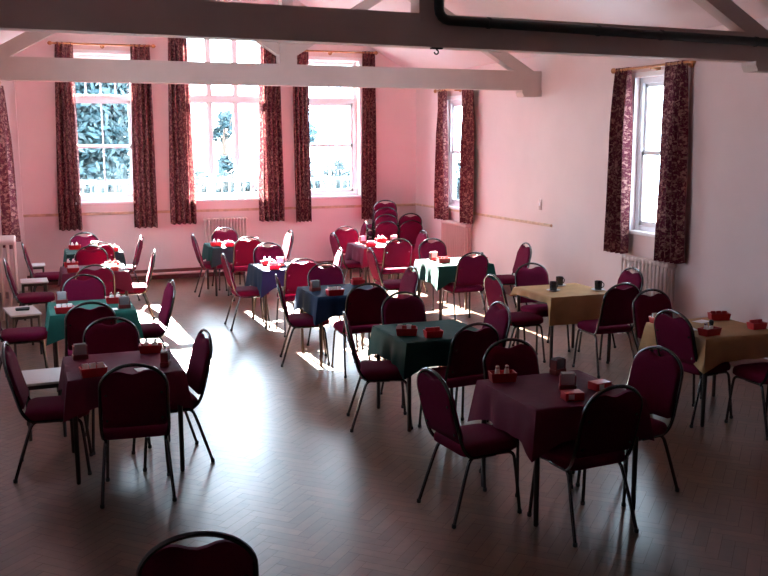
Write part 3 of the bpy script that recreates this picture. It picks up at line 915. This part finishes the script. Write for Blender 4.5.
def card(label, x, y, deg):
    o = link('menu_card', SM['card']); o.location = (x, y, ZT + .0015); o.rotation_euler = (0, 0, R(deg))
    return tag(o, label, 'card', GR['menu_card'])
def carton(label, x, y, deg):
    r = empty('red_carton', (x, y, ZT), R(deg)); tag(r, label, 'carton', GR['red_carton'])
    link('carton', SM['carton'], r); s = link('sticker', SM['sticker'], r); tag(s, 'white sticker')
    return r

# nearest right table
condiment_tray('red tray with two pale shakers at the left back of ' + tM, 2.86, 5.33, -12, sachets=0)
napkin_holder('napkin holder with upright grey card at the back of ' + tM, 3.30, 5.36, 20)
carton('red carton with white sticker at the right of ' + tM, 3.34, 4.92, 8)
carton('red carton with white sticker at the front of ' + tM, 3.05, 4.78, -10)
napkin_holder('napkin holder standing in the middle of ' + tM, 3.14, 4.98, -25, False)
# nearest left table
napkin_holder('dark napkin holder at the back left of ' + tL, .29, 7.02, 5)
sachet_box('red box with three white sachets at the front left of ' + tL, .345, 6.47, 6, 3, True, True)
condiment_tray('red condiment tray silhouetted at the back right of ' + tL, .80, 7.06, -10)
napkin_holder('dark napkin holder at the front right of ' + tL, .84, 6.58, 75)
card('white card lying at the right front of ' + tL, .70, 6.52, 8)
# mid green table
sachet_box('long red box of packets, left of two on ' + tG, 2.83, 6.93, -22, 4, 'mix', True)
sachet_box('small red box of red packets, right of two on ' + tG, 3.0, 6.78, -5, 3, False)
# shaded navy
sachet_box('red box with white-topped packets at the front of ' + tB, 2.90, 9.06, 3, 3, True, True)
napkin_holder('grey napkin holder on the left of ' + tB, 2.79, 9.40, 10)
sachet_box('red sachet box at the back right of ' + tB, 3.36, 9.66, 0, 3, False)
# gold right
sachet_box('red box with a dark grinder beside it at the back of ' + tZ, 5.64, 6.52, -20, 3, False, True)
condiment_tray('red tray with black grinder at the front left of ' + tZ, 5.12, 6.02, 10, True, 1)
sachet_box('red sachet box at the far right of ' + tZ + ', cut by picture edge', 5.66, 6.08, 0, 3, False)
card('white card lying toward the back of ' + tZ, 5.44, 6.50, 15)
card('white card lying at the left of ' + tZ, 5.10, 6.27, -20)
sachet_box('small red and white box at the back left corner of ' + tZ, 5.06, 6.60, 0, 2, True)
# teal left
napkin_holder('grey napkin holder at the back left of ' + t3, .25, 9.60, 5)
sachet_box('red sachet box at the front left of ' + t3, .255, 9.02, 0, 3, True, True)
condiment_tray('red condiment tray with white shakers at the back right of ' + t3, .74, 9.42, 0)
napkin_holder('napkin holder at the front right of ' + t3, .80, 9.08, 0)
card('white card lying at the front of ' + t3, .66, 9.05, 0)
# sunlit maroon left
condiment_tray('condiment tray at the back left of ' + t2, .46, 12.40, 0)
sachet_box('red sachet box at the front left of ' + t2, .46, 11.88, 0, 3, True)
condiment_tray('condiment tray at the back right of ' + t2, .95, 12.2, 0)
sachet_box('red sachet box at the front right of ' + t2, .92, 11.84, 0, 3, False)
# green under left window
condiment_tray('condiment tray on the left of ' + t4, .60, 14.45, 0)
napkin_holder('white napkin holder in the middle of ' + t4, .88, 14.40, 10, False)
condiment_tray('condiment tray at the front right of ' + t4, 1.10, 13.98, 0)
# table by the back radiator
condiment_tray('condiment tray at the left end of ' + tC, 2.63, 14.1, 0)
sachet_box('red sachet box at the front left of ' + tC, 2.80, 13.96, 0, 3, True)
condiment_tray('condiment tray in the middle of ' + tC, 3.06, 14.1, 0)
napkin_holder('white napkin holder at the right end of ' + tC, 3.22, 14.02, 0, False)
# sunlit navy
condiment_tray('condiment tray at the back of ' + tN, 2.82, 11.62, 0)
sachet_box('red sachet box at the front left of ' + tN, 2.80, 11.22, 0, 3, True)
napkin_holder('white napkin holder in the middle of ' + tN, 2.95, 11.48, -15, False)
# sunlit maroon by stacks
napkin_holder('white napkin holder at the left of ' + tR, 4.82, 13.62, 10, False)
condiment_tray('condiment tray at the back of ' + tR, 5.14, 13.66, 0)
sachet_box('red sachet box at the front of ' + tR, 4.78, 13.12, 0, 3, True)
napkin_holder('white napkin holder at the right of ' + tR, 5.30, 13.5, 0, False)
# green near right wall
napkin_holder('white napkin holder at the left of ' + tW, 5.0, 11.3, 10, False)
sachet_box('red sachet box at the left front of ' + tW, 5.02, 11.02, 0, 3, False, True)
condiment_tray('red tray with dark grinder at the right of ' + tW, 5.50, 10.92, 0, True, 1)
# dark tray on the side table
bm = bmesh.new(); prism_box(bm, .13, .10, .15, .12, 0, .018, True)
o = obj('dark_tray', bm, M['rubber'], smooth=False); o.location = (-.13, 10.98, .4605); tag(o, 'small dark tray lying on the second low side table', 'tray')

# mugs and saucers
bm = bmesh.new(); lathe(bm, [(.03, 0), (.036, .003), (.039, .04), (.041, .095), (.037, .096), (.034, .02), (.005, .016)], 24); mug_me = mesh_from('cup_body', bm, M['black'])
bm = bmesh.new(); tube(bm, [(.037, 0, .075)] + [(.04 + .03 * math.sin(a), 0, .05 + .028 * math.cos(a)) for a in [R(q) for q in range(20, 170, 20)]] + [(.036, 0, .022)], .0055, 8); han_me = mesh_from('handle', bm, M['black'])
bm = bmesh.new(); lathe(bm, [(.03, 0), (.035, .002), (.07, .011), (.074, .015), (.07, .0155), (.035, .006), (.004, .005)], 28); sau_me = mesh_from('saucer', bm, M['china'])
MUGS = [(5.115, 8.44, 20, 'left front'), (5.36, 8.72, 10, 'back'), (5.575, 8.30, 0, 'right')]
for x, y, dg, w in MUGS:
    o = link('saucer', sau_me); o.location = (x, y, ZT); tag(o, f'white saucer under the {w} black mug on the gold cloth', 'saucer', 'white saucers')
    r = empty('coffee_mug', (x, y, ZT + .0065), R(dg)); tag(r, f'{w} black mug of the three on the gold cloth', 'mug', 'black mugs')
    link('cup_body', mug_me, r); link('handle', han_me, r)

# ------------------------------------------------------------------ outside
bm = bmesh.new(); box(bm, -25, 30, YB + T + .02, 60, -.9, -.7); tag(obj('ground', bm, M['ground'], smooth=False), kind='structure')
def leaf_cloud(bm, c, rad, n, size, rnd):
    for _ in range(n):
        while True:
            p = Vector((rnd.uniform(-1, 1), rnd.uniform(-1, 1), rnd.uniform(-1, 1)))
            if p.length < 1: break
        p = p.normalized() * (p.length ** .5)
        q = Vector((c[0] + p.x * rad[0], c[1] + p.y * rad[1], c[2] + p.z * rad[2]))
        u = Vector((rnd.gauss(0, 1), rnd.gauss(0, 1), rnd.gauss(0, 1))).normalized(); v = u.orthogonal().normalized()
        s = size * rnd.uniform(.6, 1.3)
        bm.faces.new([bm.verts.new(q + u * s), bm.verts.new(q + v * s * .5), bm.verts.new(q - u * s), bm.verts.new(q - v * s * .5)])
def tree(label, x, y, h, crown, n, m, seed, clumps):
    rnd = random.Random(seed)
    r = empty('tree', (x, y, -.7)); tag(r, label, 'tree', 'trees outside the back windows')
    bm = bmesh.new()
    for k in range(clumps):
        a = rnd.uniform(0, 6.28); f = rnd.uniform(.1, .62)
        leaf_cloud(bm, (math.cos(a) * crown * f, math.sin(a) * crown * f, h * rnd.uniform(.30, .86)), (crown * .5, crown * .5, crown * .42), n // clumps, .12, rnd)
    obj('crown', bm, m, r, smooth=False)
    bm = bmesh.new(); tube(bm, [(0, 0, 0), (.05, 0, h * .3), (0, .05, h * .75)], [.16, .12, .04], 8)
    for k in range(7):
        a = k * .9; tube(bm, [(0, 0, h * (.28 + .06 * k)), (math.cos(a) * crown * .6, math.sin(a) * crown * .6, h * (.42 + .06 * k))], [.05, .015], 6)
    obj('trunk', bm, M['bark'], r)
tree('bluish leafy tree filling the left back window', 1.25, 24, 5.8, 2.3, 17000, M['leafA'], 1, 24)
tree('small leafy tree at the left of the right-hand back window', 6.5, 24, 4.6, .75, 1800, M['leafA'], 2, 8)
tree('thin tree seen at the right of the tall centre window', 4.8, 24.2, 4.6, .45, 500, M['leafA'], 15, 9)
rnd = random.Random(9)
bm = bmesh.new()
box(bm, -6.2, 12.2, 20.65, 20.95, -.7, 1.52)
for k in range(46): leaf_cloud(bm, (-6 + k * .4, rnd.uniform(20.6, 21.0), rnd.uniform(.5, 1.0)), (.45, .45, .95), 330, .11, rnd)
tag(obj('hedge', bm, M['leafB'], smooth=False), 'dark hedge running behind the railing outside', 'hedge')
r = empty('railing', (3, 19, -.7)); tag(r, 'pale metal railing outside behind the windows', 'railing')
for z in (2.22, .5):
    bm = bmesh.new(); box(bm, -6, 8, -.02, .02, z - .025, z + .025); obj('rail', bm, M['rail'], r, smooth=False)
bm = bmesh.new(); box(bm, -.011, .011, -.011, .011, .05, 2.24)
pk = mesh_from('picket', bm, M['rail'], smooth=False)
for k in range(92):
    o = link('picket', pk, r); o.location = (-5.9 + k * .15, 0, 0)

# ------------------------------------------------------------------ light
w = bpy.data.worlds.new('World'); bpy.context.scene.world = w; w.use_nodes = True
bg = w.node_tree.nodes['Background']; bg.inputs['Color'].default_value = (.68, .84, 1.0, 1); bg.inputs['Strength'].default_value = 10.5
S = bpy.data.lights.new('sun', 'SUN'); S.energy = 240; S.angle = R(.6); S.color = (1, .95, .86)
so = bpy.data.objects.new('sun', S); C.objects.link(so)
so.rotation_euler = Vector((.012, -1, -.53)).to_track_quat('-Z', 'Y').to_euler()
so.location = (3, 30, 20)

# ------------------------------------------------------------------ camera
f_px, pitch, roll, yaw, h = 933.133, .156404, -.003034, .363069, 2.30508
cy, sy, cp, sp = math.cos(yaw), math.sin(yaw), math.cos(pitch), math.sin(pitch)
F = Vector((sy * cp, cy * cp, -sp)); Rv = Vector((cy, -sy, 0)); U = Rv.cross(F)
R2 = Rv * math.cos(roll) + U * math.sin(roll); U2 = -Rv * math.sin(roll) + U * math.cos(roll)
cam = bpy.data.cameras.new('camera'); cam.sensor_width = 36; cam.lens = f_px * 36 / 768; cam.clip_start = .05; cam.clip_end = 200
co = bpy.data.objects.new('camera', cam); C.objects.link(co)
mt = Matrix((( R2.x, U2.x, -F.x), (R2.y, U2.y, -F.y), (R2.z, U2.z, -F.z))).to_4x4(); mt.translation = (0, 0, h)
co.matrix_world = mt
sc = bpy.context.scene; sc.camera = co
sc.view_settings.view_transform = 'Standard'; sc.view_settings.look = 'None'; sc.view_settings.gamma = 1
sc.view_settings.exposure = 1.5; sc.view_settings.use_curve_mapping = False
cy_ = sc.cycles
cy_.use_denoising = True
cy_.max_bounces = 12; cy_.diffuse_bounces = 6; cy_.glossy_bounces = 4; cy_.transparent_max_bounces = 16
cy_.sample_clamp_indirect = 8; cy_.caustics_reflective = False; cy_.caustics_refractive = False
